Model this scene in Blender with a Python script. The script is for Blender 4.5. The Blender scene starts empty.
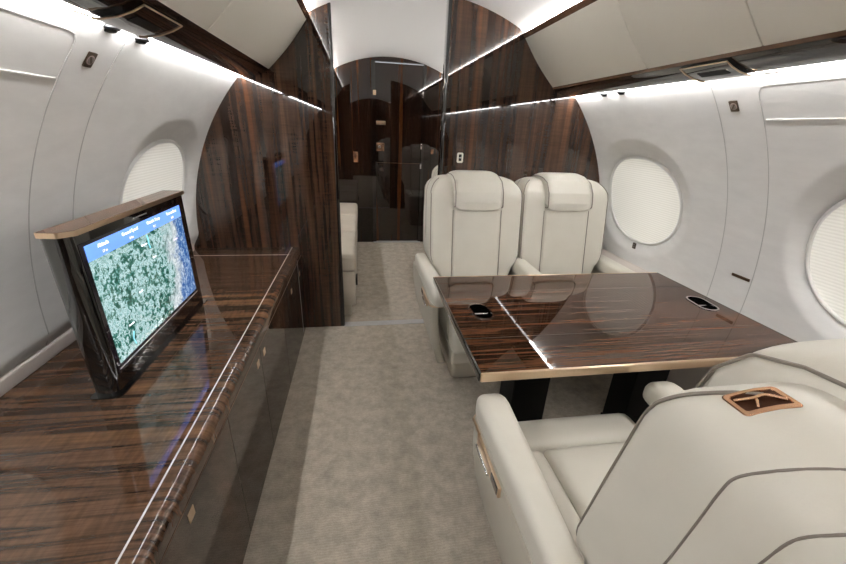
import bpy, bmesh, math, random
from mathutils import Vector, Matrix
random.seed(4)
S = bpy.context.scene
COL = S.collection
PI = math.pi
# ------------------------------------------------------------------ camera, world, exposure
P, YAW, ROLL = .3928, .1720, .0440
fw = Vector((math.sin(YAW)*math.cos(P), math.cos(YAW)*math.cos(P), -math.sin(P)))
rt = Vector((math.cos(YAW), -math.sin(YAW), 0)); up = rt.cross(fw)
c_, s_ = math.cos(ROLL), math.sin(ROLL)
RT = c_*rt + s_*up; UP = -s_*rt + c_*up
cd = bpy.data.cameras.new('camera'); cam = bpy.data.objects.new('camera', cd); COL.objects.link(cam)
m = Matrix((( RT.x, UP.x, -fw.x, -.3445), (RT.y, UP.y, -fw.y, 0), (RT.z, UP.z, -fw.z, 1.35), (0,0,0,1)))
cam.matrix_world = m
cd.sensor_width = 36; cd.lens = 371.2*36/846; cd.clip_start = .01
S.camera = cam
w = bpy.data.worlds.new('world'); S.world = w; w.use_nodes = True
w.node_tree.nodes['Background'].inputs[0].default_value = (.8,.85,.9,1)
w.node_tree.nodes['Background'].inputs[1].default_value = .3
S.view_settings.view_transform = 'Standard'; S.view_settings.look = 'None'
S.view_settings.gamma = 1; S.view_settings.use_curve_mapping = False
S.view_settings.exposure = 1.15
COVE = 76.0      # strength of the strips above the bins
WASH = 36.0      # strength of the strips under the valances
SHADE = .14      # daylight coming through the pleated shades

# ------------------------------------------------------------------ materials
def lin(h):
    h = h.lstrip('#'); v = [int(h[i:i+2],16)/255 for i in (0,2,4)]
    return tuple([(x/12.92 if x <= .04045 else ((x+.055)/1.055)**2.4) for x in v]+[1])
def mat(name, col='#808080', rough=.5, metal=0, coat=0, spec=.5, ior=1.5, emit=None, es=0):
    m = bpy.data.materials.new(name); m.use_nodes = True
    b = m.node_tree.nodes['Principled BSDF']
    b.inputs['Base Color'].default_value = lin(col); b.inputs['Roughness'].default_value = rough
    b.inputs['Metallic'].default_value = metal; b.inputs['Coat Weight'].default_value = coat
    b.inputs['Coat Roughness'].default_value = .02; b.inputs['IOR'].default_value = ior
    b.inputs['Specular IOR Level'].default_value = spec
    if emit: b.inputs['Emission Color'].default_value = lin(emit); b.inputs['Emission Strength'].default_value = es
    return m
def N(m, t, **k):
    n = m.node_tree.nodes.new(t)
    for a, v in k.items():
        if a in n.inputs: n.inputs[a].default_value = v
        else: setattr(n, a, v)
    return n
def L(m, a, b): m.node_tree.links.new(a, b)
def ramp(m, stops, interp='LINEAR'):
    r = m.node_tree.nodes.new('ShaderNodeValToRGB'); e = r.color_ramp; e.interpolation = interp
    while len(e.elements) > 1: e.elements.remove(e.elements[0])
    e.elements[0].position = stops[0][0]; e.elements[0].color = lin(stops[0][1])
    for p, c in stops[1:]:
        x = e.elements.new(p); x.color = lin(c)
    return r
def bump(m, src, strength, dist, b=None):
    b = b or m.node_tree.nodes['Principled BSDF']
    n = N(m, 'ShaderNodeBump', Strength=strength, Distance=dist); L(m, src, n.inputs['Height']); L(m, n.outputs[0], b.inputs['Normal'])
def coords(m, scale, kind='Object', rot=(0,0,0)):
    tc = N(m, 'ShaderNodeTexCoord'); mp = N(m, 'ShaderNodeMapping', Scale=scale, Rotation=rot)
    L(m, tc.outputs[kind], mp.inputs[0]); return mp.outputs[0]
def wood(name, scale, stops, fig, streak='#9c5a2a', sf=.5, coat=1.0, rough=.12, ior=1.6):
    """glossy lacquered veneer: long grain stretched by 'scale', cross figure, rare orange streaks"""
    m = mat(name, '#402818', rough, coat=coat); b = m.node_tree.nodes['Principled BSDF']
    b.inputs['Coat IOR'].default_value = ior; b.inputs['Specular IOR Level'].default_value = .0
    b.inputs['Roughness'].default_value = .5
    v = coords(m, scale)
    n1 = N(m, 'ShaderNodeTexNoise', Scale=1.0, Detail=5.0, Roughness=.62, Distortion=.35); L(m, v, n1.inputs['Vector'])
    r1 = ramp(m, stops); L(m, n1.outputs['Fac'], r1.inputs[0])
    v2 = coords(m, tuple(s*.55 for s in scale))
    n2 = N(m, 'ShaderNodeTexNoise', Scale=1.0, Detail=2.0, Roughness=.5, Distortion=.2); L(m, v2, n2.inputs['Vector'])
    r2 = ramp(m, [(0,'#000000'),(.60,'#000000'),(.66,'#ffffff'),(1,'#ffffff')]); L(m, n2.outputs['Fac'], r2.inputs[0])
    mul = N(m, 'ShaderNodeMath', operation='MULTIPLY'); L(m, r2.outputs[0], mul.inputs[0]); mul.inputs[1].default_value = sf
    mx = N(m, 'ShaderNodeMixRGB'); mx.inputs[2].default_value = lin(streak)
    L(m, mul.outputs[0], mx.inputs[0]); L(m, r1.outputs[0], mx.inputs[1])
    v3 = coords(m, fig)
    n3 = N(m, 'ShaderNodeTexNoise', Scale=1.0, Detail=3.0, Roughness=.6); L(m, v3, n3.inputs['Vector'])
    r3 = ramp(m, [(.3,'#a8a8a8'),(.7,'#ffffff')]); L(m, n3.outputs['Fac'], r3.inputs[0])
    m2 = N(m, 'ShaderNodeMixRGB', blend_type='MULTIPLY'); m2.inputs[0].default_value = .6
    L(m, mx.outputs[0], m2.inputs[1]); L(m, r3.outputs[0], m2.inputs[2]); L(m, m2.outputs[0], b.inputs['Base Color'])
    return m
DARKW = [(.25,'#170f0b'),(.42,'#2e1f17'),(.55,'#463024'),(.7,'#5c412f'),(.85,'#22160f')]
TOPW  = [(.25,'#20150f'),(.38,'#3a291e'),(.48,'#664a37'),(.56,'#33231a'),(.66,'#6c503d'),(.8,'#38281d')]
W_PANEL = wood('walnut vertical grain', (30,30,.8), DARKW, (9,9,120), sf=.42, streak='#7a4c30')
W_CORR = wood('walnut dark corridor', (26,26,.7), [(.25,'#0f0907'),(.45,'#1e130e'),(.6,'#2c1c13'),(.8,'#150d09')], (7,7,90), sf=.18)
W_TOP = wood('walnut cross grain top', (.9,22,3), TOPW, (90,14,3), streak='#8f6a4a', sf=.35)
W_TABLE = wood('walnut table veneer', (.9,26,26), [(.28,'#140c08'),(.40,'#382419'),(.48,'#6a4732'),(.55,'#23150d'),(.66,'#5d3d2a'),(.8,'#2c1b11')], (3,50,10), sf=.2, ior=1.6)
W_FRONT = wood('walnut cabinet front', (14,14,1.1), [(.25,'#1e1611'),(.45,'#33261e'),(.6,'#433328'),(.8,'#281d16')], (90,90,40), sf=.15)
W_VAL = wood('walnut valance long grain', (14,.8,14), [(.25,'#120b08'),(.45,'#20130d'),(.6,'#2e1c13'),(.8,'#180e09')], (20,20,20), sf=.15)
W_TRIM = wood('light walnut trim', (30,1.2,30), [(.3,'#5b4334'),(.5,'#7a5c48'),(.7,'#64493a')], (20,20,20), sf=.1, ior=1.4)
GOLD = mat('champagne metal', '#dcc4a8', .28, metal=1)
GOLD2 = mat('rose gold metal', '#c39a7c', .25, metal=1)
BRONZE = mat('bronze dark metal', '#7b6450', .3, metal=1)
CHROME = mat('polished chrome', '#d5d5d8', .08, metal=1)
STEEL = mat('brushed steel strip', '#cfcfcf', .45, metal=.6)
BLACK = mat('black gloss', '#070707', .06, coat=1)
BLACKM = mat('black matt', '#0a0a0a', .5, spec=.2)
DARKG = mat('dark grey plastic', '#2a2a2b', .4)
WALL = mat('wall fabric pale grey', '#dddcdb', .75, spec=.2)
n = N(WALL, 'ShaderNodeTexNoise', Scale=7.0, Detail=6.0, Roughness=.6); L(WALL, coords(WALL, (1,1,3)), n.inputs['Vector'])
r = ramp(WALL, [(.3,'#dad9d7'),(.7,'#e3e2e0')]); L(WALL, n.outputs['Fac'], r.inputs[0]); L(WALL, r.outputs[0], WALL.node_tree.nodes['Principled BSDF'].inputs['Base Color'])
SEAMG = mat('seam shadow grey', '#b9b8b6', .8, spec=.1)
WHITE = mat('white satin', '#e4e3e0', .45)
CEIL = mat('ceiling fabric white', '#dddcda', .7, spec=.2)
LEDGE = mat('pale beige ledge leather', '#cfc6bf', .5)
BINF = mat('bin face cream leather', '#e6e2d7', .55, spec=.3)
n = N(BINF, 'ShaderNodeTexNoise', Scale=160.0, Detail=3.0); bump(BINF, n.outputs['Fac'], .15, .001)
def leather(name, a, b_, rough=.42):
    m = mat(name, a, rough, spec=.4)
    v = coords(m, (1,1,1))
    n = N(m, 'ShaderNodeTexNoise', Scale=5.0, Detail=4.0); L(m, v, n.inputs['Vector'])
    r = ramp(m, [(.3,a),(.7,b_)]); L(m, n.outputs['Fac'], r.inputs[0]); L(m, r.outputs[0], m.node_tree.nodes['Principled BSDF'].inputs['Base Color'])
    vo = N(m, 'ShaderNodeTexVoronoi', Scale=420.0); L(m, v, vo.inputs['Vector'])
    n2 = N(m, 'ShaderNodeTexNoise', Scale=14.0, Detail=2.0); L(m, v, n2.inputs['Vector'])
    ad = N(m, 'ShaderNodeMath', operation='MULTIPLY_ADD'); L(m, n2.outputs['Fac'], ad.inputs[0]); ad.inputs[1].default_value = 6; L(m, vo.outputs['Distance'], ad.inputs[2])
    bump(m, ad.outputs[0], .12, .0012)
    return m
LEATH = leather('cream leather', '#dcd8cd', '#d5d0c4')
LEATHB = leather('cream leather seat shell', '#cdc7ba', '#c6c0b2', .45)
PIPE = mat('taupe leather piping', '#857c72', .5)
SOFA = leather('divan beige leather', '#c9c0b2', '#bfb5a6')
CARPET = mat('taupe carpet', '#8c8177', .95, spec=.05)
def carpet():
    m = CARPET; b = m.node_tree.nodes['Principled BSDF']
    v = coords(m, (1,1,1))
    sx = N(m, 'ShaderNodeSeparateXYZ'); L(m, v, sx.inputs[0])
    nn = N(m, 'ShaderNodeTexNoise', Scale=2.0, Detail=2.0); L(m, v, nn.inputs['Vector'])
    ad = N(m, 'ShaderNodeMath', operation='MULTIPLY_ADD'); L(m, nn.outputs['Fac'], ad.inputs[0]); ad.inputs[1].default_value = .05; L(m, sx.outputs[0], ad.inputs[2])
    mr = N(m, 'ShaderNodeMapRange'); mr.inputs[1].default_value = -1.0; mr.inputs[2].default_value = 1.2; L(m, ad.outputs[0], mr.inputs[0])
    def px(x): return (x+.025+1.0)/2.2
    st = [(0,'#cabeae'),(px(-.54),'#cfc4b4'),(px(-.36),'#d4c9b9'),(px(-.15),'#c9bead'),(px(-.12),'#d4c9b9'),(px(.3),'#cfc4b4'),(1,'#c8bcab')]
    r = ramp(m, st); L(m, mr.outputs[0], r.inputs[0])
    n1 = N(m, 'ShaderNodeTexNoise', Scale=15.0, Detail=8.0, Roughness=.78); L(m, v, n1.inputs['Vector'])
    r1 = ramp(m, [(.32,'#b8b8b8'),(.5,'#dedede'),(.68,'#ffffff')]); L(m, n1.outputs['Fac'], r1.inputs[0])
    m1 = N(m, 'ShaderNodeMixRGB', blend_type='MULTIPLY'); m1.inputs[0].default_value = .8; L(m, r.outputs[0], m1.inputs[1]); L(m, r1.outputs[0], m1.inputs[2])
    wv = N(m, 'ShaderNodeTexWave', Scale=34.0, Distortion=6.0, Detail=2.0, bands_direction='Y'); L(m, v, wv.inputs['Vector'])
    r2 = ramp(m, [(0,'#d8d8d8'),(1,'#ffffff')]); L(m, wv.outputs['Fac'], r2.inputs[0])
    m2 = N(m, 'ShaderNodeMixRGB', blend_type='MULTIPLY'); m2.inputs[0].default_value = .35; L(m, m1.outputs[0], m2.inputs[1]); L(m, r2.outputs[0], m2.inputs[2])
    L(m, m2.outputs[0], b.inputs['Base Color'])
    n3 = N(m, 'ShaderNodeTexNoise', Scale=260.0, Detail=2.0); L(m, v, n3.inputs['Vector']); bump(m, n3.outputs['Fac'], .6, .004)
carpet()
LED = mat('led strip', '#ffffff', .5, emit='#fcfbfa', es=COVE)
LEDW = mat('led strip wash', '#ffffff', .5, emit='#fcfbfa', es=WASH)
SHADEM = mat('pleated shade daylight', '#e6e4d6', .8, spec=.1, emit='#f6f4ec', es=SHADE)
def shade_nodes():
    m = SHADEM; v = coords(m, (1,1,1)); sx = N(m, 'ShaderNodeSeparateXYZ'); L(m, v, sx.inputs[0])
    mu = N(m, 'ShaderNodeMath', operation='MULTIPLY'); L(m, sx.outputs[2], mu.inputs[0]); mu.inputs[1].default_value = 2*PI/.0125
    sn = N(m, 'ShaderNodeMath', operation='SINE'); L(m, mu.outputs[0], sn.inputs[0])
    mr = N(m, 'ShaderNodeMapRange'); mr.inputs[1].default_value = -1; L(m, sn.outputs[0], mr.inputs[0])
    r = ramp(m, [(0,'#dedcd3'),(.5,'#e6e4db'),(1,'#ebe9e1')]); L(m, mr.outputs[0], r.inputs[0])
    L(m, r.outputs[0], m.node_tree.nodes['Principled BSDF'].inputs['Base Color'])
    bump(m, mr.outputs[0], .3, .002)
shade_nodes()

# ------------------------------------------------------------------ helpers
def obj(name, verts, faces, m, parent=None, smooth=True, auto=None):
    me = bpy.data.meshes.new(name); me.from_pydata([tuple(v) for v in verts], [], faces); me.validate()
    bm = bmesh.new(); bm.from_mesh(me); bmesh.ops.recalc_face_normals(bm, faces=bm.faces); bm.to_mesh(me); bm.free()
    return link(name, me, m, parent, smooth, auto)
def link(name, me, m, parent=None, smooth=True, auto=None):
    if m: me.materials.append(m)
    if smooth:
        for p in me.polygons: p.use_smooth = True
        if auto is None: auto = 40
        me.set_sharp_from_angle(angle=math.radians(auto))
    o = bpy.data.objects.new(name, me); COL.objects.link(o)
    if parent: o.parent = parent
    return o
def frombm(name, bm, m, parent=None, smooth=True, auto=None):
    bmesh.ops.recalc_face_normals(bm, faces=bm.faces)
    me = bpy.data.meshes.new(name); bm.to_mesh(me); bm.free(); return link(name, me, m, parent, smooth, auto)
def thing(name, label, cat, loc=(0,0,0), rotz=0, group=None):
    o = bpy.data.objects.new(name, None); COL.objects.link(o); o.empty_display_size = .1
    o.location = loc; o.rotation_euler = (0,0,rotz); tag(o, label, cat, group); return o
def tag(o, label, cat, group=None):
    o['label'] = label; o['category'] = cat
    if group: o['group'] = group
    return o
def struct(o, label=None):
    o['kind'] = 'structure'
    if label: o['label'] = label
    return o
def bm_box(bm, a, b, r=0, seg=3):
    g = bmesh.ops.create_cube(bm, size=1)
    vs = g['verts']
    for v in vs: v.co = Vector([(a[i]+b[i])/2 + v.co[i]*(b[i]-a[i]) for i in range(3)])
    if r:
        es = list({e for v in vs for e in v.link_edges})
        bmesh.ops.bevel(bm, geom=es, offset=r, segments=seg, profile=.5, affect='EDGES', clamp_overlap=True)
def box(name, a, b, m, parent=None, r=0, seg=3):
    a2 = [min(a[i],b[i]) for i in range(3)]; b2 = [max(a[i],b[i]) for i in range(3)]
    bm = bmesh.new(); bm_box(bm, a2, b2, r, seg); return frombm(name, bm, m, parent, smooth=bool(r))
def prism(name, prof, axis, a, b, m, parent=None, bev=0, seg=3, smooth=True, auto=None):
    """closed 2D profile extruded along an axis. axis 'x': (y,z); 'y': (x,z); 'z': (x,y)"""
    def P3(p, t): return {'x':(t,p[0],p[1]), 'y':(p[0],t,p[1]), 'z':(p[0],p[1],t)}[axis]
    bm = bmesh.new()
    A = [bm.verts.new(P3(p,a)) for p in prof]; B = [bm.verts.new(P3(p,b)) for p in prof]
    f1 = bm.faces.new(A); f2 = bm.faces.new(B[::-1]); k = len(prof)
    for i in range(k): bm.faces.new((A[i],B[i],B[(i+1)%k],A[(i+1)%k]))
    bmesh.ops.recalc_face_normals(bm, faces=bm.faces)
    if bev:
        es = [e for e in bm.edges if (e.verts[0] in A and e.verts[1] in A) or (e.verts[0] in B and e.verts[1] in B)]
        bmesh.ops.bevel(bm, geom=es, offset=bev, segments=seg, profile=.5, affect='EDGES', clamp_overlap=True)
    return frombm(name, bm, m, parent, smooth, auto)
def rounded(poly, rads, seg=6):
    """round the corners of a polygon"""
    out = []; k = len(poly)
    if not hasattr(rads,'__len__'): rads = [rads]*k
    for i in range(k):
        p = Vector(poly[i]); a = Vector(poly[i-1]); b = Vector(poly[(i+1)%k]); r = rads[i]
        if r <= 0: out.append(tuple(p)); continue
        u = (a-p).normalized(); v = (b-p).normalized(); ang = u.angle(v); d = r/math.tan(ang/2)
        d = min(d, (a-p).length*.49, (b-p).length*.49); r = d*math.tan(ang/2)
        c = p + (u+v).normalized()*(r/math.sin(ang/2)); s = p+u*d; e = p+v*d
        a0 = math.atan2(s.y-c.y, s.x-c.x); a1 = math.atan2(e.y-c.y, e.x-c.x); da = (a1-a0+PI)%(2*PI)-PI
        for j in range(seg+1):
            t = a0+da*j/seg; out.append((c.x+r*math.cos(t), c.y+r*math.sin(t)))
    return out
def rrect(hx, hy, r, seg=6, cx=0, cy=0):
    return rounded([(cx-hx,cy-hy),(cx+hx,cy-hy),(cx+hx,cy+hy),(cx-hx,cy+hy)], r, seg)
def loft(name, rings, m, parent=None, caps=True, auto=60):
    vs = []; fs = []; k = len(rings[0])
    for rg in rings: vs += rg
    for i in range(len(rings)-1):
        for j in range(k):
            a = i*k+j; b = i*k+(j+1)%k; fs.append((a,b,b+k,a+k))
    if caps:
        fs.append(tuple(range(k))[::-1]); fs.append(tuple(range((len(rings)-1)*k, len(rings)*k)))
    return obj(name, vs, fs, m, parent, True, auto)
def tube(name, pts, r, m, parent=None, seg=8, closed=False):
    pts = [Vector(p) for p in pts]; rings = []; n = len(pts)
    prev = None
    for i, p in enumerate(pts):
        t = ((pts[(i+1)%n] if (closed or i < n-1) else p) - (pts[i-1] if (closed or i > 0) else p)).normalized()
        if prev is None:
            h = Vector((0,0,1)) if abs(t.z) < .9 else Vector((1,0,0)); u = t.cross(h).normalized()
        else: u = (prev - t*prev.dot(t)).normalized()
        prev = u; v = t.cross(u)
        rings.append([p + (u*math.cos(2*PI*j/seg) + v*math.sin(2*PI*j/seg))*r for j in range(seg)])
    if closed: rings.append(rings[0])
    return loft(name, rings, m, parent, caps=not closed)
def smooth_path(pts, sub=6):
    P_ = [Vector(p) for p in pts]; out = []
    for i in range(len(P_)-1):
        p0 = P_[max(i-1,0)]; p1 = P_[i]; p2 = P_[i+1]; p3 = P_[min(i+2,len(P_)-1)]
        for j in range(sub):
            t = j/sub
            out.append(.5*((2*p1)+(-p0+p2)*t+(2*p0-5*p1+4*p2-p3)*t*t+(-p0+3*p1-3*p2+p3)*t**3))
    out.append(P_[-1]); return out
def copy_tree(o, parent=None):
    c = o.copy(); COL.objects.link(c)
    if parent: c.parent = parent
    for ch in [x for x in list(COL.objects) if x.parent == o]: copy_tree(ch, c)
    return c
def text_mesh(name, s, size, m, parent, M4, ext=.0003):
    cu = bpy.data.curves.new(name, 'FONT'); cu.body = s; cu.size = size; cu.align_x = 'CENTER'; cu.align_y = 'CENTER'; cu.extrude = ext
    t = bpy.data.objects.new('tmp', cu); COL.objects.link(t)
    dg = bpy.context.evaluated_depsgraph_get(); me = bpy.data.meshes.new_from_object(t.evaluated_get(dg))
    bpy.data.objects.remove(t); bpy.data.curves.remove(cu)
    me.materials.clear(); me.transform(M4); return link(name, me, m, parent, False)

# ------------------------------------------------------------------ fuselage shell
RW, ZC = 1.345, .66           # wall radius, centre height
CR, CZ = 1.334, .699          # ceiling radius, centre height
YB = 2.42                     # forward bulkhead
YE = 4.55                     # corridor end
YK = -2.2                     # aft end
WIN = {1: [3.28, 2.045, .81, -.43, -1.67], -1: [3.24, 2.03, .715, -.52, -1.76]}
OFF = {-1: .0, 1: -.02}
WA, WHY, WHA = .247, .30, .184          # window centre angle, half length, half angle (at the pane)
def smoothstep(t): t = max(0,min(1,t)); return t*t*(3-2*t)
def wdisp(side, y, a):
    best = 0
    for yc in WIN[side]:
        dy = abs(y-yc)
        if dy > .6: continue
        dx = abs(y-(yc+OFF[side]))
        d = ((dx/ .385)**2.2 + (abs(a-.270)/.262)**2.2)**(1/2.2)   # outer edge of the dish
        e = ((dy/ .308)**2.2 + (abs(a-WA)/.192)**2.2)**(1/2.2)     # rim at the pane
        if d >= 1: continue
        t = (1-d)/max(1e-6,(1-d)+(e-1)) if e > 1 else 1
        t = t if t > .12 else t*t/.12*.5+t*.5
        best = max(best, .040*t + (.02 if e < 1.02 else 0))
    if side < 0: best += .042*smoothstep((.03-a)/.075)
    return best
def wpt(side, y, a, off=0):
    r = RW + off; return Vector((side*r*math.cos(a), y, ZC + r*math.sin(a)))
def wall_shell(side, name):
    ys = []; y = YK
    while y < YE+.05: ys.append(y); y += .0125 if (.2 < y < 2.5) else .025
    As = [-.05+i*(.86)/88 for i in range(89)]
    vs = []; fs = []
    for y in ys:
        for a in As: vs.append(wpt(side, y, a, wdisp(side, y, a)))
    k = len(As)
    for i in range(len(ys)-1):
        for j in range(k-1): fs.append((i*k+j, i*k+j+1, (i+1)*k+j+1, (i+1)*k+j))
    return struct(obj(name, vs, fs, WALL, None, True, 180))
wl = wall_shell(-1, 'wall_left'); wr = wall_shell(1, 'wall_right')
# lower wall (dado) below the ledge, both sides
for side, nm in ((-1,'left'),(1,'right')):
    dado = prism('wall_lower_'+nm, [(side*1.392,0),(side*1.42,0),(side*1.42,.60),(side*1.392,.60)], 'y', YK, YE, LEDGE)
    dado.name = 'trim_%d' % (1 if side < 0 else 2); struct(dado)
# floor / ceiling
box_ = box('floor', (-1.5,YK,-.05), (1.5,YE+.3,0), CARPET); struct(box_)
vs, fs = [], []
k = 49
for y in (YK, YE+.05):
    for i in range(k):
        a = math.acos(.65/CR) + (PI-2*math.acos(.65/CR))*i/(k-1); vs.append((CR*math.cos(a), y, CZ+CR*math.sin(a)))
for i in range(k): 
    a = math.acos(.65/CR) + (PI-2*math.acos(.65/CR))*i/(k-1)
for i in range(k-1): fs.append((i,i+1,i+1+k,i+k))
ceil = struct(obj('ceiling', vs, fs, CEIL, None, True, 180))
# back wall (behind the viewer, seen in the lacquer)
arc = lambda r, zc, a0, a1, n=24: [(r*math.cos(a0+(a1-a0)*i/n), zc+r*math.sin(a0+(a1-a0)*i/n)) for i in range(n+1)]
bw = [(-1.17,0),(1.17,0)] + arc(RW+.05,ZC,-.3,.78) + arc(CR+.02,CZ,.95,PI-.95,20) + arc(RW+.05,ZC,PI-.78,PI+.3)
struct(prism('wall_back', bw, 'y', YK-.05, YK, W_PANEL, smooth=False))
# forward bulkheads
OL, OR = -.490, .158
def arcz(x): return CZ + math.sqrt(CR*CR - x*x) + .004
leftp = [(OL,0),(OL,arcz(OL))] + [(x, arcz(x)) for x in (-.55,-.6,-.66,-.72,-.80)] + arc(RW+.05,ZC,PI-.85,PI+.45)
leftp = leftp + [(-1.17,0)]
struct(prism('wall_front_left', leftp, 'y', YB, YB+.06, W_PANEL, smooth=False))
rightp = [(OR,0),(OR,arcz(OR))] + [(x, arcz(x)) for x in (.2,.25,.3,.35,.4,.45,.5,.55,.6,.66,.72,.80)] + arc(RW+.05,ZC,.85,-.45) + [(1.17,0)]
struct(prism('wall_front_right', rightp, 'y', YB, YB+.06, W_PANEL, smooth=False))
# gloss edge posts of the opening
struct(box('trim_3', (OL-.012,YB-.004,0), (OL+.006,YB+.066,arcz(OL)-.004), BLACK, r=.002))
struct(box('trim_4', (OR-.006,YB-.004,0), (OR+.012,YB+.066,arcz(OR)-.012), BLACK, r=.002))
# threshold strip
struct(box('trim_5', (OL,YB-.01,0), (OR,YB+.05,.006), STEEL, r=.002))
# corridor end wall: two fixed panels and a door between them
def endp(x0, x1):
    xs = [x0+(x1-x0)*i/10 for i in range(11)]
    return [(x0,0)] + [(x, CZ+math.sqrt(max(CR*CR-x*x,0))+.01) for x in xs] + [(x1,0)]
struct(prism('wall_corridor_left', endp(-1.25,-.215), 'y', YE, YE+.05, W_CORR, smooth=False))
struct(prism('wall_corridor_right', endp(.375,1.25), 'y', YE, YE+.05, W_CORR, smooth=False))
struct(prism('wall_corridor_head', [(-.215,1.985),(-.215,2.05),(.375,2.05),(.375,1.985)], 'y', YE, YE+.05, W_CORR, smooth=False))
door = thing('door_1', '', ''); del door['label']; del door['category']; struct(door, 'dark lacquered corridor door with gold latch plate')
dp = [(-.172,.012)] + [(x, 1.975) for x in (-.172,.352)] + [(.352,.012)]
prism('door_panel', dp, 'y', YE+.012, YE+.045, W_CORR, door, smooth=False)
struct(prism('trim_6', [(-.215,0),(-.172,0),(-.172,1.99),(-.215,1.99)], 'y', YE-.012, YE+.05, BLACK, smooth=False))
struct(prism('trim_7', [(.352,0),(.385,0),(.385,1.99),(.352,1.99)], 'y', YE-.012, YE+.05, BLACK, smooth=False))
struct(box('trim_8', (-.21,YE-.03,0), (.38,YE+.0,.008), STEEL, r=.002))
lp = box('latch_plate', (-.165,YE+.004,1.085), (-.075,YE+.012,1.175), GOLD2, door, r=.003)
box('latch_knob', (-.145,YE-.010,1.115), (-.115,YE+.006,1.145), CHROME, lp, r=.005)
box('bolt_plate', (-.165,YE+.004,1.365), (-.06,YE+.012,1.405), GOLD, door, r=.003)
box('hinge', (-.20,YE-.022,1.66), (-.165,YE-.006,1.71), GOLD, door, r=.003)
for z in (1.66,1.12,.9): box('hinge', (.342,YE-.02,z), (.362,YE-.004,z+.06), CHROME, door, r=.003)
box('inlay', (-.16,YE+.009,.955), (.35,YE+.0125,.958), BRONZE, door)
p = box('switch_plate', (-.425,YE-.008,.955), (-.375,YE,1.07), GOLD2, r=.003); tag(p, 'small gold wall plate on corridor panel left of the door', 'switch plate')
p = box('switch_plate', (.47,YE-.008,1.07), (.50,YE,1.12), GOLD2, r=.003); tag(p, 'tiny gold wall plate right of the corridor door', 'switch plate')

# wall seams, grooves and panel outlines
def wall_strip(name, side, pts, w, m, off=.0012, parent=None):
    """thin strip following the curved wall; pts are (y, angle)"""
    vs = []; n = len(pts)
    for i, (y, a) in enumerate(pts):
        y0,a0 = pts[max(i-1,0)]; y1,a1 = pts[min(i+1,n-1)]
        t = Vector((y1-y0, (a1-a0)*RW)).normalized(); nn = Vector((-t.y, t.x))*w/2
        for s in (1,-1):
            for o_ in (-.003, off):
                vs.append(wpt(side, y+s*nn.x, a+s*nn.y/RW, wdisp(side,y,a)+(-o_)))
    fs = []
    for i in range(n-1):
        a = i*4; b = a+4
        fs += [(a+1,a+3,b+3,b+1),(a,a+1,b+1,b),(a+3,a+2,b+2,b+3),(a+2,a,b,b+2)]
    fs += [(0,2,3,1),(n*4-4,n*4-3,n*4-1,n*4-2)]
    return obj(name, vs, fs, m, parent, False)
def arcpts(y, a0, a1, n=24): return [(y, a0+(a1-a0)*i/n) for i in range(n+1)]
tn = 9
SEAMS = {-1: [1.385, 1.205], 1: [1.44, 1.262]}
for side in (-1,1):
    s1, s2 = SEAMS[side]
    for dy in (0, -1.24, 1.24+.05):
        if s1+dy < YB: o = wall_strip('trim_%d' % tn, side, arcpts(s1+dy, -.03, .715), .0028, SEAMG); struct(o); tn += 1
    # drop-down panel outline whose rounded corner runs down into the aft seam, and the bright slot under it
    for yy in (s2, s2-1.24):
        out = [(yy-.82,.705)]+[(yy-.035,.705),(yy-.015,.700),(yy-.004,.688),(yy,.672)] + arcpts(yy, .66, -.03)
        o = wall_strip('trim_%d' % tn, side, out, .0028, SEAMG); struct(o); tn += 1
        o = wall_strip('trim_%d' % tn, side, [(yy-.82,.608),(yy-.01,.608)], .005, WHITE, .0025); struct(o); tn += 1
# ledge strips at the foot of the walls
o = prism('trim_%d' % tn, rounded([(-1.41,.60),(-1.362,.60),(-1.356,.650),(-1.41,.660)], [0,.004,.012,0]), 'y', YK, 2.36, LEDGE, bev=.002); struct(o); tn += 1
o = prism('trim_%d' % tn, rounded([(1.36,.50),(1.36,.618),(1.335,.606),(1.27,.60),(1.27,0),(1.34,0),(1.34,.5)], [0,0,.02,.015,0,0,0]), 'y', YK, YB-.001, LEDGE); struct(o); tn += 1

# windows: bezel + pleated shade
wn = 1
for side in (-1, 1):
    for yc in WIN[side]:
        def el(t, fy, fa, off):
            c, s = math.cos(t), math.sin(t); p = 2/2.2
            return wpt(side, yc + WHY*fy*math.copysign(abs(c)**p, c), WA + WHA*fa*math.copysign(abs(s)**p, s), off)
        K = 64; rings = [(1.045,1.06,.042),(1.03,1.04,.030),(1.012,1.016,.029),(1.0,1.0,.032),(1.0,1.0,.046)]
        vs = [el(2*PI*i/K, *r) for r in rings for i in range(K)]
        fs = [(a*K+i, a*K+(i+1)%K, (a+1)*K+(i+1)%K, (a+1)*K+i) for a in range(len(rings)-1) for i in range(K)]
        wobj = struct(obj('window_%d' % wn, vs, fs, WHITE, None, True, 60)); wn += 1
        vs = [wpt(side, yc, WA, .040)]; fs = []
        R_ = [.15*i for i in range(1,7)]+[1.02]
        for q in R_: vs += [el(2*PI*i/K, q, q, .040) for i in range(K)]
        for i in range(K): fs.append((0, 1+i, 1+(i+1)%K))
        for a in range(len(R_)-1):
            for i in range(K): fs.append((1+a*K+i, 1+a*K+(i+1)%K, 1+(a+1)*K+(i+1)%K, 1+(a+1)*K+i))
        sh = obj('shade', vs, fs, SHADEM, wobj, True, 180)
        b = None

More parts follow.
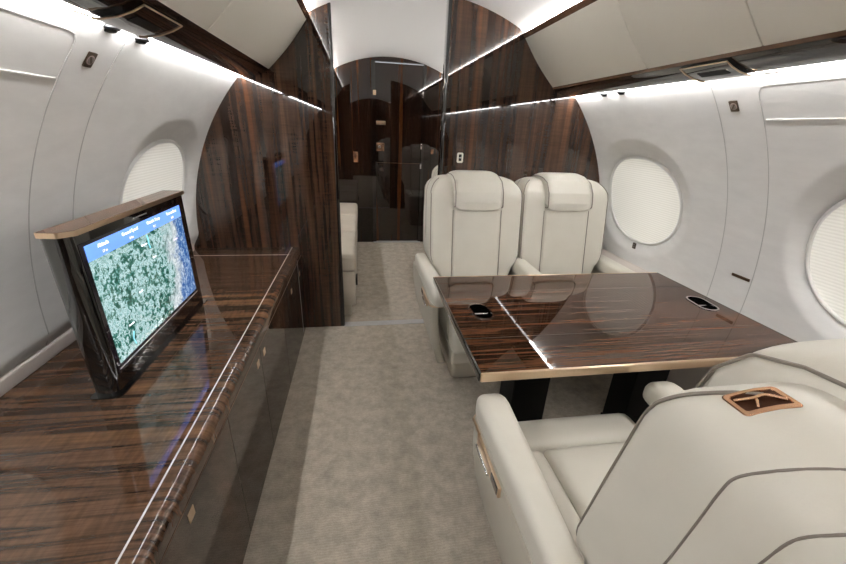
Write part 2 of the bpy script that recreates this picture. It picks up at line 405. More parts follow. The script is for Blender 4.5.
# ------------------------------------------------------------------ overhead bins, valances, light strips
BF = ((.838,1.609),(.616,1.857))     # bin face, lower and upper edge
def bin_unit(side, y0, y1, label, group):
    t = thing('overhead_bin', label, 'overhead bin', (0,0,0), 0, group)
    s = side; (xl,zl),(xu,zu) = BF
    body = [(s*(xl+.006),zl+.008),(s*(xu+.008),zu-.002),(s*(xu+.06),zu-.004),(s*.80,1.76),(s*.93,1.64)]
    prism('body', body, 'y', y0+.004, y1-.004, WHITE, t, smooth=False)
    # softly padded door panel
    nx, nz = -(zu-zl), -(xu-xl)*-1
    dx, dz = xu-xl, zu-zl; Ln = math.hypot(dx,dz); nrm = (-dz/Ln, dx/Ln)
    prof = []
    for i in range(9):
        u = i/8; h = .004 + .010*math.sin(PI*u)
        prof.append((s*(xl+dx*u + nrm[0]*h), zl+dz*u + nrm[1]*h))
    prof += [(s*(xu+.006), zu), (s*(xl+.006), zl+.006)]
    prism('door', prof, 'y', y0+.0012, y1-.0012, BINF, t, bev=.003, seg=2, auto=50)
    return t
G = 'overhead bins along both sides of the cabin'
L_ = [(1.52,2.415,'forward left cream overhead bin against the wood bulkhead'),(.62,1.52,'left cream overhead bin at the top left edge, second from the bulkhead'),(-.28,.62,'left cream overhead bin out of view beside the viewer'),(-1.2,-.28,'left cream overhead bin behind the viewer'),(-2.19,-1.2,'aft left cream overhead bin')]
R_s = [(1.585,2.415,'forward right cream overhead bin above the paired seats'),(1.105,1.585,'short right cream overhead bin, second from the bulkhead, above the table'),(.26,1.105,'right cream overhead bin at the top right edge, third from the bulkhead'),(-.28,.26,'right cream overhead bin beside the viewer'),(-1.2,-.28,'right cream overhead bin behind the viewer'),(-2.19,-1.2,'aft right cream overhead bin')]
for y0,y1,l in L_: bin_unit(-1,y0,y1,l,G)
for y0,y1,l in R_s: bin_unit(1,y0,y1,l,G)
for side, nm in ((-1,'left'),(1,'right')):
    bin_unit(side, 2.49, 4.54, 'cream overhead bin on the %s beyond the bulkhead' % nm, G)
VAL = [(.838,1.609),(.846,1.600),(.872,1.586),(.905,1.574),(.94,1.567),(.960,1.566)]
def valance(side, y0, y1, label):
    s = side; t = thing('valance', label, 'valance')
    prof = [(s*x,z) for x,z in VAL] + [(s*.962,1.590),(s*.90,1.60),(s*.85,1.625),(s*.836,1.622)]
    prism('fascia', prof, 'y', y0, y1, W_VAL, t, auto=50)
    e = [(s*.828,1.612),(s*.838,1.6025),(s*.846,1.6045),(s*.842,1.622),(s*.832,1.622)]
    prism('edge_strip', e, 'y', y0, y1, W_TRIM if side > 0 else W_VAL, t, smooth=False)
    pr = [(s*.962,1.574),(s*.968,1.572),(s*1.0,1.566),(s*1.04,1.575),(s*1.02,1.60),(s*.964,1.60)]
    prism('light_ledge', pr, 'y', y0, y1, WHITE, t, smooth=False)
    return t
def light_strip(side, y0, y1, where):
    s = side
    o = prism('light_strip', [(s*.972,1.5712),(s*.984,1.5692),(s*.984,1.5660),(s*.972,1.5680)], 'y', y0, y1, LEDW, smooth=False)
    tag(o, 'white light strip under the %s valance washing the wall' % where, 'light strip')
    o = prism('cove_light', [(s*.607,1.876),(s*.619,1.876),(s*.619,1.882),(s*.607,1.882)], 'y', y0, y1, LED, smooth=False)
    tag(o, 'white light strip on top of the %s bins lighting the ceiling' % where, 'light strip')
def top_trim(side, y0, y1, label):
    s = side
    o = prism('bin_trim', rounded([(s*.622,1.850),(s*.592,1.874),(s*.598,1.880),(s*.606,1.874),(s*.64,1.874),(s*.64,1.852)], .002, 2), 'y', y0, y1, W_TRIM, smooth=True)
    tag(o, label, 'trim')
for side, nm in ((-1,'left'),(1,'right')):
    valance(side, YK, YB-.001, 'dark wood valance under the %s overhead bins' % nm)
    valance(side, YB+.061, YE-.001, 'dark wood valance under the %s bins beyond the bulkhead' % nm)
    light_strip(side, YK+.01, YB-.0015, nm+' cabin'); light_strip(side, YB+.07, YE-.02, nm+' forward')
    top_trim(side, YK, YB-.002, 'wood rail along the top edge of the %s overhead bins' % nm)
    top_trim(side, YB+.061, YE-.002, 'wood rail on top of the %s bins beyond the bulkhead' % nm)
# valance service panels (black, gold rimmed) and gaspers
def vpt(side, u, off):
    """point on the valance section, u 0..1"""
    P_ = [Vector((x,z)) for x,z in VAL]; f = u*(len(P_)-1); i = min(int(f), len(P_)-2); p = P_[i].lerp(P_[i+1], f-i)
    t = (P_[i+1]-P_[i]).normalized(); n = Vector((t.y, -t.x))
    if n.y > 0: n = -n
    p = p + n*off; return (side*p.x, p.y)
def service_panel(side, y0, y1, tail, label):
    t = thing('service_panel', label, 'air vent panel')
    prof = [vpt(side, u/10, .009) for u in range(2,11)] + [vpt(side, u/10, -.002) for u in range(10,1,-1)]
    prism('plate', prof, 'y', y0, y1, BLACK, t, auto=50)
    rim = [(vpt(side,u/10,.010)[0], y1, vpt(side,u/10,.010)[1]) for u in range(10,1,-1)] + [(vpt(side,u/10,.010)[0], y0, vpt(side,u/10,.010)[1]) for u in range(2,11)]
    tube('rim', rim, .0025, GOLD, t, 6)
    pz = vpt(side,1,.006)
    tube('edge_line', [(pz[0],y0,pz[1]),(pz[0]+side*.006,y0-.02,pz[1]),(pz[0]+side*.010,y0+tail,pz[1]-.001)], .002, BRONZE, t, 6)
    a = vpt(side,.45,.0095); b = vpt(side,.60,.0095)
    sl = [a,b,vpt(side,.60,.0105),vpt(side,.45,.0105)]
    prism('vent_slot', sl, 'y', y0+.035, y1-.045, BLACKM, t, smooth=False)
service_panel(-1, 1.15, 1.355, -.06, 'black gold-rimmed air vent panel on the left valance')
service_panel(1, 1.225, 1.42, -.08, 'black gold-rimmed air vent panel on the right valance')
def gasper(side, y, label):
    t = thing('air_nozzle', label, 'air nozzle', (side*1.0, y, 1.562), 0, None)
    for nm, r, z0, z1, m_ in (('collar',.027,-.004,.006,DARKG),('nozzle',.017,-.010,.0,BLACKM)):
        ring = lambda rr, z: [Vector((rr*math.cos(2*PI*i/20), rr*math.sin(2*PI*i/20), z)) for i in range(20)]
        loft(nm, [ring(r,z1), ring(r,z0+.003), ring(r*.8,z0)], m_, t)
gasper(-1, 1.29, 'dark round air nozzle on the left light ledge, nearer of two'); gasper(-1, 1.44, 'dark round air nozzle on the left light ledge, farther of two')
gasper(1, 1.97, 'dark round air nozzle on the right light ledge, nearer of two'); gasper(1, 2.12, 'dark round air nozzle on the right light ledge, farther of two')

# small fittings on the walls
def wall_plate(name, side, y, a, hy, ha, m_, label, cat, inner=None):
    t = thing(name, label, cat); p = wpt(side, y, a, 0); t.location = p
    n = Vector((-side*math.cos(a), 0, -math.sin(a))); v = Vector((-side*math.sin(a),0,math.cos(a)))
    def q(dy, dv, o): return Vector((0,dy,0)) + v*dv + n*o
    o1 = rrect(hy, ha, min(hy,ha)*.15, 3)
    loft('plate', [[q(x,z,-.002) for x,z in o1],[q(x,z,.003) for x,z in o1]], m_, t, auto=30)
    if inner:
        for nm, prof, mm, h in inner: loft(nm, [[q(x,z,.0025) for x,z in prof],[q(x,z,h) for x,z in prof]], mm, t, auto=30)
    return t
circ = lambda r, k=20: [(r*math.cos(2*PI*i/k), r*math.sin(2*PI*i/k)) for i in range(k)]
ringm = mat('sign ring mauve', '#a08d8a', .5); signb = mat('sign brown', '#4d3f30', .35, metal=.6); signg = mat('sign grey', '#77706c', .5)
rot = lambda pts, t: [(x*math.cos(t)-y*math.sin(t), x*math.sin(t)+y*math.cos(t)) for x,y in pts]
for side, y, a in ((-1,1.283,.66),(1,1.366,.652)):
    wall_plate('sign_plate', side, y, a, .017, .022, signb, 'small bronze sign with round emblem on the %s wall' % ('left' if side<0 else 'right'), 'sign',
        [('emblem_ring', circ(.014), ringm, .0035), ('emblem_disc', circ(.0105), signg, .0040), ('emblem_bar', rot(rrect(.003,.011,.001,2),.6), signb, .0046)])
wall_plate('wall_slot', 1, 1.313, .094, .042, .0065, BRONZE, 'slim bronze slot plate low on the right wall between the windows', 'slot plate')
wall_plate('wall_switch', 1, 2.01, .045, .013, .018, signb, 'tiny brown switch under the forward right window', 'switch',
    [('button', rrect(.007,.005,.001,2,0,.008), signg, .0045), ('button', rrect(.007,.005,.001,2,0,-.006), signg, .0045)])
# switch on the right bulkhead
t = thing('bulkhead_switch', 'small cream rounded switch plate on the right bulkhead above the seat', 'switch', (.279,YB,1.185))
pr = rrect(.020,.031,.010,5); loft('plate', [[Vector((x,0,z)) for x,z in pr],[Vector((x,-.005,z)) for x,z in pr]], LEATH, t, auto=30)
box('rocker', (-.009,-.007,-.019), (.009,-.004,.021), BLACK, t, r=.001); box('rocker_mark', (-.007,-.0085,-.003), (.007,-.006,.004), CHROME, t)

# ------------------------------------------------------------------ credenza
CT = .60; CX = -.748
cz = thing('credenza', 'long glossy walnut credenza along the left wall', 'cabinet')
prof = rounded([(-1.388,CT-.052),(CX,CT-.052),(CX,CT),(-1.388,CT)], [0,0,.045,0], 10)
prism('worktop', prof, 'y', YK+.01, YB-.004, W_TOP, cz, auto=50)
box('body', (-1.30,YK+.01,.03), (CX-.012,YB-.004,CT-.052), W_FRONT, cz)
box('plinth', (-1.30,YK+.01,0), (CX-.03,YB-.004,.03), BLACKM, cz)
# doors
ds = [2.416, 2.245, 1.745, 1.31, .93, .28, -.37, -1.0, -1.6, -2.18]
for i in range(len(ds)-1):
    y1, y0 = ds[i], ds[i+1]
    d = box('door', (CX-.012,y0+.0012,.032), (CX,y1-.0012,CT-.053), W_FRONT, cz, r=.0012, seg=1)
for y, z in ((.655,.508),(1.265,.494),(1.36,.488),(2.005,.469),(2.30,.46)):
    box('latch', (CX-.002,y-.014,z-.014), (CX+.002,y+.014,z+.014), GOLD, cz, r=.0006, seg=1)
# bright inlay lines
box('inlay', (-.7995,YK+.02,CT-.001), (-.7955,YB-.005,CT+.0007), STEEL, cz)
arcp = [(-1.376,CT),(CX-.045,CT)] + [(CX-.045+.045*math.sin(a*PI/20), CT-.045+.045*math.cos(a*PI/20)) for a in range(1,11)] + [(CX,.05)]
bm = bmesh.new(); rows = []
for x,z in arcp:
    rows.append([bm.verts.new((x,2.260,z-.002)),bm.verts.new((x+.0008,2.260,z+.0008)),bm.verts.new((x+.0008,2.264,z+.0008)),bm.verts.new((x,2.264,z-.002))])
for a,b in zip(rows, rows[1:]):
    for j in range(4): bm.faces.new((a[j],a[(j+1)%4],b[(j+1)%4],b[j]))
bm.faces.new(rows[0]); bm.faces.new(rows[-1][::-1])
frombm('inlay', bm, STEEL, cz, False)
box('inlay', (CX+.0002,-2.1,CT-.0552), (CX+.0012,YB-.005,CT-.0535), BRONZE, cz)

# ------------------------------------------------------------------ pop-up monitor
tv = thing('monitor', 'black pop-up monitor showing a satellite map on the credenza', 'monitor', (-1.079,1.30,CT))
hx, hy = .034, .318
b1 = rounded([(-hx,-hy),(hx,-hy),(hx,hy),(-hx,hy)], [.022,.028,.012,.012], 6)
loft('casing', [[Vector((x,y,z)) for x,y in b1] for z in (.004,.47)], BLACK, tv, auto=30)
g1 = rounded([(-hx-.006,-hy-.01),(hx+.010,-hy-.01),(hx+.010,hy+.016),(-hx-.006,hy+.016)], [.012,.03,.012,.01], 6)
loft('gasket', [[Vector((x,y,z)) for x,y in g1] for z in (.0002,.005)], BLACK, tv, auto=30)
c1 = [(-hx-.002,-hy+.002),(hx-.02,-hy-.002),(hx+.006,-hy+.024),(hx+.006,hy+.006),(-hx-.002,hy+.006)]
c1 = rounded(c1, [.008,.012,.012,.004,.004], 4)
cap = loft('cap', [[Vector((x,y,z)) for x,y in c1] for z in (.470,.483)], GOLD, tv, auto=30)
c2 = [(x*.93-.0, y*.992) for x,y in c1]
loft('cap_veneer', [[Vector((x,y,z)) for x,y in c2] for z in (.4825,.4836)], W_TRIM, cap, auto=30)
FX = hx
box('bezel', (FX-.002,-.292,.060), (FX+.0012,.276,.446), mat('bezel dark violet','#1c1826',.12,coat=1), tv)
SCR = mat('map screen', '#000000', .15, coat=1)
def screen_nodes():
    m = SCR; b = m.node_tree.nodes['Principled BSDF']
    v = coords(m, (1,1,1))          # object space: y along the screen, z up
    sx = N(m, 'ShaderNodeSeparateXYZ'); L(m, v, sx.inputs[0])
    nA = N(m, 'ShaderNodeTexNoise', Scale=55.0, Detail=8.0, Roughness=.8, Distortion=.5); L(m, v, nA.inputs['Vector'])
    sc = N(m, 'ShaderNodeMath', operation='MULTIPLY_ADD'); nL = N(m, 'ShaderNodeTexNoise', Scale=11.0, Detail=3.0, Roughness=.6, Distortion=1.5); L(m, v, nL.inputs['Vector']); L(m, nL.outputs['Fac'], sc.inputs[0]); sc.inputs[1].default_value = .45; ac = N(m, 'ShaderNodeMath', operation='ADD'); L(m, nA.outputs['Fac'], sc.inputs[2]); L(m, sc.outputs[0], ac.inputs[0]); ac.inputs[1].default_value = -.22
    land = ramp(m, [(.38,'#0c3a33'),(.47,'#236456'),(.505,'#4f948a'),(.54,'#e6f2f8'),(.57,'#8dbcbe'),(.62,'#3f8074'),(.70,'#eaf4f8')]); L(m, ac.outputs[0], land.inputs[0])
    nS = N(m, 'ShaderNodeTexNoise', Scale=60.0, Detail=7.0, Roughness=.75, Distortion=1.2); L(m, v, nS.inputs['Vector'])
    sea = ramp(m, [(.35,'#1b3f77'),(.48,'#3a64a0'),(.55,'#6d8fb8'),(.62,'#c8d6e6'),(.7,'#41669b')]); L(m, nS.outputs['Fac'], sea.inputs[0])
    city = ramp(m, [(.35,'#7f8d96'),(.5,'#b9c4c8'),(.6,'#e8edf0'),(.7,'#98a59a')]); L(m, nS.outputs['Fac'], city.inputs[0])
    nB = N(m, 'ShaderNodeTexNoise', Scale=7.0, Detail=4.0, Roughness=.6); L(m, v, nB.inputs['Vector'])
    # zones by distance along the screen, broken by noise
    def zone(c, wdt, k):
        ma = N(m, 'ShaderNodeMath', operation='MULTIPLY_ADD'); L(m, nB.outputs['Fac'], ma.inputs[0]); ma.inputs[1].default_value = k; L(m, sx.outputs[1], ma.inputs[2])
        mr = N(m, 'ShaderNodeMapRange'); mr.inputs[1].default_value = c-wdt; mr.inputs[2].default_value = c+wdt; L(m, ma.outputs[0], mr.inputs[0]); return mr.outputs[0]
    # slant of the coast: y + .35*z
    m1 = N(m, 'ShaderNodeMixRGB'); L(m, zone(.34,.035,.50), m1.inputs[0]); L(m, land.outputs[0], m1.inputs[1]); L(m, city.outputs[0], m1.inputs[2])
    m2 = N(m, 'ShaderNodeMixRGB'); L(m, zone(.425,.025,.50), m2.inputs[0]); L(m, m1.outputs[0], m2.inputs[1]); L(m, sea.outputs[0], m2.inputs[2])
    b.inputs['Base Color'].default_value = (0,0,0,1)
    L(m, m2.outputs[0], b.inputs['Emission Color']); b.inputs['Emission Strength'].default_value = .62
screen_nodes()
scr = box('screen', (FX,-.276,.085), (FX+.0018,.265,.437), SCR, tv)
HB = mat('header blue', '#3f6fc4', .3, emit='#6288ea', es=.8); WTX = mat('screen text white', '#ffffff', .4, emit='#f4f6ff', es=.8); WTP = mat('screen text pink', '#ffffff', .4, emit='#d9b9e8', es=.75)
CY = mat('screen lake cyan', '#7fd0e0', .4, emit='#8ad6e8', es=.45)
box('header_bar', (FX+.001,-.276,.395), (FX+.0024,.265,.437), HB, scr)
def onscreen(y, z, rz=0): return Matrix.Translation((FX+.0027,y,z)) @ Matrix(((0,0,1,0),(1,0,0,0),(0,1,0,0),(0,0,0,1)))
for y, s1, s2 in ((-.205,'Altitude','17 m'),(-.075,'Ground Speed','0 kts'),(.065,'Outside Temp','8 C'),(.195,'Time at Dest','0:00')):
    text_mesh('header_text', s1, .0145, WTX, scr, onscreen(y,.424)); text_mesh('header_text', s2, .011, WTP, scr, onscreen(y,.405))
for y, z, s1 in ((-.02,.365,'Gloucester'),(.185,.325,'Swindon'),(.02,.31,'Bristol'),(-.10,.235,'Cardiff'),(-.185,.165,'Swansea')):
    text_mesh('map_label', s1, .008, WTX if y<.1 else WTP, scr, onscreen(y,z))
tube('map_river', [(FX+.0024,y,z) for y,z in ((.005,.39),(.008,.375),(.006,.36),(.010,.345))], .0022, CY, scr, 6)
tube('map_river', [(FX+.0024,y,z) for y,z in ((-.19,.10),(-.195,.12),(-.185,.14))], .0018, CY, scr, 6)
box('logo', (FX-.001,-.040,.4535), (FX+.0006,.040,.4565), mat('logo grey','#a8a8aa',.4), tv)
tube('screen_lip', [(FX+.002,-.285,.072),(FX+.002,.268,.072)], .0012, STEEL, tv, 6)

# ------------------------------------------------------------------ table
TZ = .68
TX0, TX1, TY0, TY1 = -.005, 1.225, .878, 1.652
tb = thing('table', 'glossy walnut conference table with champagne edge between the seats', 'table', (.61,1.27,0))
def T(x,y,z): return (x-.61, y-1.27, z)
def hole_loop(cx, cy, hx, hy, r, rot_): 
    return [(cx+x*math.cos(rot_)-y*math.sin(rot_), cy+x*math.sin(rot_)+y*math.cos(rot_)) for x,y in rrect(hx,hy,r,6)]
holes = [hole_loop(.118,1.275,.036,.062,.034,.12), hole_loop(1.14,1.275,.036,.068,.034,-.12)]
bm = bmesh.new(); outer = rrect((TX1-TX0)/2,(TY1-TY0)/2,.012,3,(TX0+TX1)/2,(TY0+TY1)/2)
def addloop(pts, z):
    v = [bm.verts.new(T(x,y,z)) for x,y in pts]; e = [bm.edges.new((v[i],v[(i+1)%len(v)])) for i in range(len(v))]; return v, e
for z in (TZ, TZ-.03):
    es = []; 
    for lp_ in [outer]+holes: es += addloop(lp_, z)[1]
    bmesh.ops.triangle_fill(bm, use_beauty=True, use_dissolve=False, edges=es)
bm.verts.ensure_lookup_table(); k0 = len(outer); kh = [len(h) for h in holes]; half = k0+sum(kh); st = 0
for kk in [k0]+kh:
    for i in range(kk):
        a = st+i; b = st+(i+1)%kk; bm.faces.new([bm.verts[a],bm.verts[b],bm.verts[b+half],bm.verts[a+half]])
    st += kk
frombm('tabletop', bm, W_TABLE, tb, False)
# edge bands
box('edge_band', T(TX0,TY0-.006,TZ-.030), T(TX1,TY0+.004,TZ+.001), GOLD, tb, r=.004)
box('edge_band', T(TX0,TY1-.004,TZ-.030), T(TX1,TY1+.006,TZ+.001), GOLD, tb, r=.004)
box('side_band', T(TX0-.004,TY0,TZ-.030), T(TX0+.004,TY1,TZ+.001), BLACK, tb, r=.003)
box('side_band', T(TX1-.004,TY0,TZ-.030), T(TX1+.004,TY1,TZ+.001), BLACK, tb, r=.003)
for y in (1.075,1.465): box('fold_seam', T(TX0+.004,y-.0012,TZ-.002), T(TX1-.004,y+.0012,TZ+.0004), DARKG, tb)
for (cx,cy,hx_,hy_,rt_) in ((.118,1.275,.036,.062,.12),(1.14,1.275,.036,.068,-.12)):
    a = hole_loop(cx,cy,hx_+.006,hy_+.006,.04,rt_); b = hole_loop(cx,cy,hx_-.001,hy_-.001,.033,rt_)
    rm = loft('cup_rim', [[Vector(T(x,y,TZ-.001)) for x,y in a],[Vector(T(x,y,TZ+.003)) for x,y in a],[Vector(T(x,y,TZ+.003)) for x,y in b],[Vector(T(x,y,TZ-.02)) for x,y in b]], CHROME, tb, caps=False, auto=30)
    c = hole_loop(cx,cy,hx_-.0015,hy_-.0015,.032,rt_)
    vs = [Vector(T(x,y,TZ-.003)) for x,y in c]+[Vector(T(x,y,TZ-.075)) for x,y in c]; K = len(c)
    obj('cup_well', vs, [(i,(i+1)%K,(i+1)%K+K,i+K) for i in range(K)]+[tuple(range(K,2*K))], BLACK, rm, True, 30)
    box('cup_divider', T(cx-.03,cy-.004,TZ-.03), T(cx+.03,cy+.004,TZ-.008), CHROME, rm, r=.002)
for x0, x1 in ((.285,.45),(.87,1.04)):
    lg = box('leg', T(x0,1.22,.015), T(x1,1.36,TZ-.055), BLACKM, tb, r=.006)
    box('foot', T(x0-.004,1.215,0), T(x1+.004,1.365,.015), BLACKM, lg, r=.004)
box('apron', T(.16,1.10,TZ-.058), T(1.10,1.44,TZ-.030), BLACKM, tb, r=.004)

# ------------------------------------------------------------------ seats (local: front is -y, origin on the floor)
def ring_xy(hx, y0, y1, z, rf, rb, seg=6):
    return [Vector((x,y,z)) for x,y in rounded([(-hx,y0),(hx,y0),(hx,y1),(-hx,y1)], [rf,rf,rb,rb], seg)]
def cushion(name, x0, x1, y0, y1, z0, z1, r, m_, parent, crown=.012, M_=None):
    """puffy box: grid top with crown and rounded edges"""
    bm = bmesh.new(); bm_box(bm, (x0,y0,z0), (x1,y1,z1), r, 4)
    bmesh.ops.subdivide_edges(bm, edges=[e for e in bm.edges if e.calc_length() > .05], cuts=6, use_grid_fill=True)
    cx, cy, hx, hy = (x0+x1)/2, (y0+y1)/2, (x1-x0)/2, (y1-y0)/2
    for v in bm.verts:
        u = max(0,1-((v.co.x-cx)/hx)**2); w_ = max(0,1-((v.co.y-cy)/hy)**2)
        if v.co.z > (z0+z1)/2: v.co.z += crown*(u*w_)**.6
    if M_: bmesh.ops.transform(bm, matrix=M_, verts=bm.verts)
    return frombm(name, bm, m_, parent, True, 60)
def front_y(z): return .160 + max(0,(z-.48))*.180      # recline of the backrest front
def arm(sx, parent, cx=.303):
    rings = []; n_ = 10
    ts = [0,.004,.012,.025,.042,.065,.10,.16,.25,.35,.45,.53,.60]
    for d_ in ts:
        y = -.268 + d_; u = d_/.6; e = max(0, 1-d_/.07)
        k_ = math.sqrt(max(1-e**2.2,.04))
        hw = .050*(.45+.55*k_); top = .616 - .050*(1-k_) - .004*u; bot = .520 + .006*(1-k_)
        hw2 = hw*(1-.30*u)
        hh = (top-bot)/2
        rings.append([Vector((sx*(cx+.052*.30*u)+x, y, (top+bot)/2+z)) for x,z in rrect(hw2, hh, min(hh,hw2)*.62, 6)])
    return loft('armrest', rings, LEATH, parent)
def sidepanel(sx, parent, dx=0):
    """outer shell under the armrest, tapering in to the base"""
    rings = []
    for z, xo, y0, y1 in ((.11,.270,-.16,.30),(.13,.282,-.185,.33),(.20,.305,-.215,.37),(.30,.332,-.235,.41),(.42,.348,-.243,.43),(.50,.351,-.245,.43),(.524,.351,-.245,.43)):
        xo -= dx
        pr = rounded([(sx*(xo-.045),y0),(sx*xo,y0),(sx*xo,y1),(sx*(xo-.045),y1)], .016, 4)
        rings.append([Vector((x,y,z)) for x,y in pr])
    o = loft('side_panel', rings, LEATHB, parent)
    return o
def make_seat(label, arms=(-1,1), latch=-1, hook=-1, share=0):
    t = thing('cabin_seat', label, 'seat', group='cream leather club seats')
    # base
    loft('base', [ring_xy(.17,-.15,.24,0,.03,.03), ring_xy(.19,-.18,.27,.02,.03,.03), ring_xy(.20,-.20,.28,.13,.03,.03)], LEATHB, t)
    box('under_frame', (-.215,-.225,.13), (.215,.33,.235), LEATHB, t, r=.02)
    # cushion pieces
    cushion('seat_front_roll', -.228,.228,-.285,-.150,.235,.462,.035, LEATH, t, .006)
    cushion('seat_cushion', -.155,.155,-.149,.27,.25,.465,.016, LEATH, t, .010)
    cushion('seat_bolster', -.228,-.156,-.149,.27,.25,.468,.022, LEATH, t, .008); cushion('seat_bolster', .156,.228,-.149,.27,.25,.468,.022, LEATH, t, .008)
    # backrest shell
    HW = .287; ZR = .985
    rings = []
    for z, hw in ((.30,.20),(.38,.215),(.50,.222),(.56,.246),(.60,.276),(.64,.285),(.74,.286),(.84,HW),(.92,HW),(ZR-.01,HW)):
        yb = .46 + .075*smoothstep((z-.3)/.5) ; rings.append(ring_xy(hw, front_y(z), yb, z, .030, .07))
    def shoulder(a): return ZR + .100*math.sin(a), .100*(1-math.cos(a))
    for i in range(1,9):
        z, dz = shoulder(i/8*PI/2)
        rings.append(ring_xy(HW-dz*.98, front_y(z)+dz*.9+.012*min(1,i/4), .545-dz*.75, z, max(.030-dz*.1,.01), .07))
    shell = loft('backrest', rings, LEATHB if False else LEATH, t, auto=80)
    # front wings already shell; centre pad
    bm = bmesh.new(); bm_box(bm, (-.148,-.020,0),(.148,.030,.56), .018, 4)
    bmesh.ops.subdivide_edges(bm, edges=[e for e in bm.edges if e.calc_length() > .05], cuts=5, use_grid_fill=True)
    for v in bm.verts:
        if v.co.y < 0: v.co.y -= .010*max(0,1-(v.co.x/.152)**2)
        v.co.z += .48; v.co.y += front_y(v.co.z) + .008
    frombm('back_pad', bm, LEATH, t, True, 60)
    # headrest draped over the top
    prof = [(front_y(.915)-.034,.915),(front_y(.915)-.003,.908),(front_y(.95)+.03,.945),(.32,.96),(.40,1.0),(.50,1.0),(.550,.975),(.572,1.01),(.548,1.065),(.47,1.092),(.38,1.100),(.325,1.095),(front_y(1.05)+.002,1.075),(front_y(1.0)-.032,1.02),(front_y(.96)-.040,.96)]
    prof = rounded(prof, [.008,.008,.01,.01,.01,.01,.008,.008,.03,.03,.03,.02,.03,.03,.012], 4)
    HH = .150; rings = []; cy_ = .40; cz_ = 1.0
    for i in range(17):
        u = -1+2*i/16; e = max(0, (abs(u)-.86)/.14)
        k_ = .014*math.sqrt(max(0,1-e*e))-.014 + .040*(1-abs(u)**2.2)*.0
        rr = []
        P2 = [Vector(p) for p in prof]; n2 = len(P2)
        for j, p in enumerate(P2):
            tg = (P2[(j+1)%n2]-P2[j-1]).normalized(); nr = Vector((tg.y,-tg.x))
            if nr.dot(p-Vector((.44,.90))) < 0 and False: nr = -nr
            up_ = max(0, min(1,(p.y-1.045)/.05)); ft = max(0, min(1,(.36-p.x)/.05)); dn_ = ft*max(0, min(1,(.96-p.y)/.04))
            q = p + nr*k_ + Vector((-.006*ft*(1-u*u), .024*up_*(1-abs(u)**5) + .022*dn_*abs(u)**6))
            rr.append(Vector((u*HH, q.x, q.y)))
        rings.append(rr)
    hr = loft('headrest', rings, LEATH, t, auto=70)
    for sx in (-1,1):
        tube('piping', [(sx*(HH-.006), p[0], p[1]+.02*max(0,min(1,(.96-p[1])/.04))*max(0,min(1,(.36-p[0])/.05))) for p in prof], .0028, PIPE, hr, 6, closed=True)
        tube('seam', smooth_path([(sx*.1495, front_y(z)-.0015, z) for z in (.50,.60,.70,.80,.91)],3), .0022, PIPE, shell, 6)
    # piping of the shell at its front edge
    for sx in (-1,1):
        pts = [(sx*hw, front_y(z)+.010, z) for z, hw in ((.60,.272),(.64,.283),(.72,.2855),(.82,.2865),(.90,.2868),(.975,.2868))]
        for i in range(1,7):
            z, dz = shoulder(i/8*PI/2); pts.append((sx*(HW-dz*.98), front_y(z)+.012+dz*.9+.012*min(1,i/4), z+.001))
        tube('piping', [(p[0]-sx*.006 if p[2] < 1.0 else p[0]-sx*.003, p[1], p[2]) for p in smooth_path(pts,3)], .0026, PIPE, shell, 6)
        # stitched seams on the outer shell
        tube('seam', smooth_path([(sx*.276,.345,.62),(sx*.2865,.355,.74),(sx*.287,.370,.825),(sx*.287,.382,.92),(sx*.2868,.389,.98),(sx*.2838,.395,1.010),(sx*.2718,.4125,1.038),(sx*.2560,.428,1.057),(sx*.2394,.4416,1.0695),(sx*.228,.450,1.073)],6), .0016, PIPE, shell, 6)
        tube('seam', smooth_path([(sx*.2868,.438,.90),(sx*.2868,.4478,.951),(sx*.2850,.458,1.003),(sx*.2745,.474,1.033),(sx*.262,.484,1.045)],6), .0014, PIPE, shell, 6)
    for sx in arms: arm(sx, t, .285 if sx == share else .303)
    for sx in arms: sidepanel(sx, t, .018 if sx == share else 0)
    # control strip and recline lever below the armrest
    for sx in arms:
        if sx != latch: continue
        X = sx*.353
        lp = box('control_strip', (X-.006,-.175,.485), (X+.006,.01,.520), GOLD, t, r=.003)
        box('recline_lever', (X+sx*.004,-.165,.480), (X+sx*.012,-.06,.492), CHROME, lp, r=.003)
        box('latch_window', (X+sx*.002,-.045,.489), (X+sx*.0075,.005,.516), BLACK, lp, r=.002)
        ring = [(sx*(.285+.055*math.sin(q)), -.262+.0, .0) for q in (0,)]
    tube('gold_band', [(latch*.353,-.17,.520),(latch*.353,-.235,.520),(latch*.341,-.250,.520),(latch*.305,-.254,.520),(latch*.275,-.250,.520)], .005, GOLD, t, 6)
    # belt guide recess on the shoulder
    if not hook: return t
    def hp(u, v, off):
        th = .455 + u/.1; r = .1 + off
        return Vector((hook*(.187 + r*math.sin(th)), .351 + v - .29*u, .985 + r*math.cos(th)))
    def dense(pts, k=3):
        return [((p[0]*(k-j)+q[0]*j)/k, (p[1]*(k-j)+q[1]*j)/k) for p, q in zip(pts, pts[1:]+pts[:1]) for j in range(k)]
    def fr(hx_, hy_, r_, off): return [hp(x, y, off) for x, y in dense(rrect(hx_, hy_, r_, 4))]
    fo = loft('belt_guide', [fr(.0275,.0175,.005,-.003),fr(.0275,.0175,.005,.0012),fr(.0262,.0162,.004,.0024),fr(.0225,.0125,.003,.0024),fr(.0215,.0115,.003,.0006)], GOLD2, t, caps=False, auto=30)
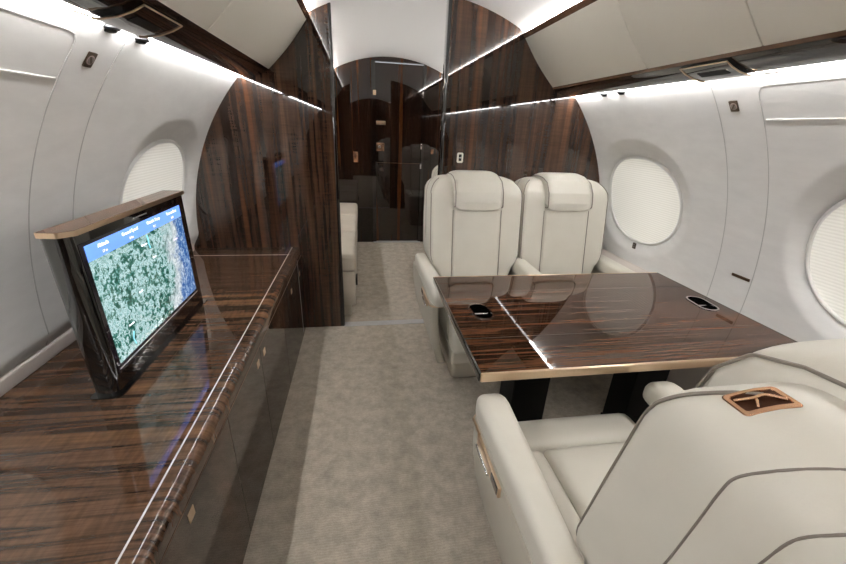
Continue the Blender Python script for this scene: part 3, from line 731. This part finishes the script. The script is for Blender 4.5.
    K = len(fr(.02,.01,.003,0)); rg = [fr(.022,.012,.003,.0010), fr(.012,.006,.002,.0010)]
    vs = rg[0]+rg[1]+[hp(0,0,.0010)]
    obj('belt_well', vs, [(i,(i+1)%K,(i+1)%K+K,i+K) for i in range(K)]+[(K+i,K+(i+1)%K,2*K) for i in range(K)], mat('belt well brown','#4a2c1c',.3,metal=.7), fo)
    tube('belt_bar', smooth_path([hp(.021,-.006,.002), hp(.006,-.001,.0045), hp(-.006,-.002,.0045), hp(-.020,.006,.002)],4), .0021, GOLD2, fo, 8)
    tube('belt_bar', smooth_path([hp(.010,.010,.001), hp(.006,.004,.0035), hp(.003,-.001,.0035)],3), .0017, GOLD2, fo, 8)
    return t
s1 = make_seat('forward aisle-side cream leather seat facing the table, left of the pair', (-1,1), -1, 0, 1)
s1.location = (.338,1.90,0)
s2 = make_seat('forward window-side cream leather seat facing the table, next to the oval window', (1,), 1, 0)
s2.location = (.914,1.90,0)
s3 = make_seat('near cream leather seat seen from behind in the lower right foreground', (-1,1), 1, 1, -1)
s3.location = (.338,.63,0); s3.rotation_euler = (0,0,PI)
s4 = make_seat('cream leather seat beyond the bulkhead opening, only the edge of its back showing', (-1,), -1, 0)
s4.location = (.545,3.55,0); s4.rotation_euler = (0,0,PI)

# ------------------------------------------------------------------ divan and seat beyond the bulkhead
dv = thing('divan', 'cream leather divan on the left beyond the bulkhead opening', 'sofa', (-.80,3.5,0))
box('base', (-.42,-.92,0), (.36,.98,.10), SOFA, dv, r=.01)
box('skirt', (-.42,-.95,.10), (.395,1.0,.36), SOFA, dv, r=.012)
for a, b in ((-.95,-.30),(-.298,.35),(.352,1.0)): cushion('seat_cushion', -.42,.405,a,b,.362,.50,.03, SOFA, dv, .01)
for a, b in ((-.95,-.30),(-.298,.35),(.352,1.0)): box('back_cushion', (-.44,a,.50), (-.25,b,.93), SOFA, dv, r=.03)
lk = box('skirt_latch', (.393,-.80,.20), (.41,-.70,.26), BLACK, dv, r=.004)
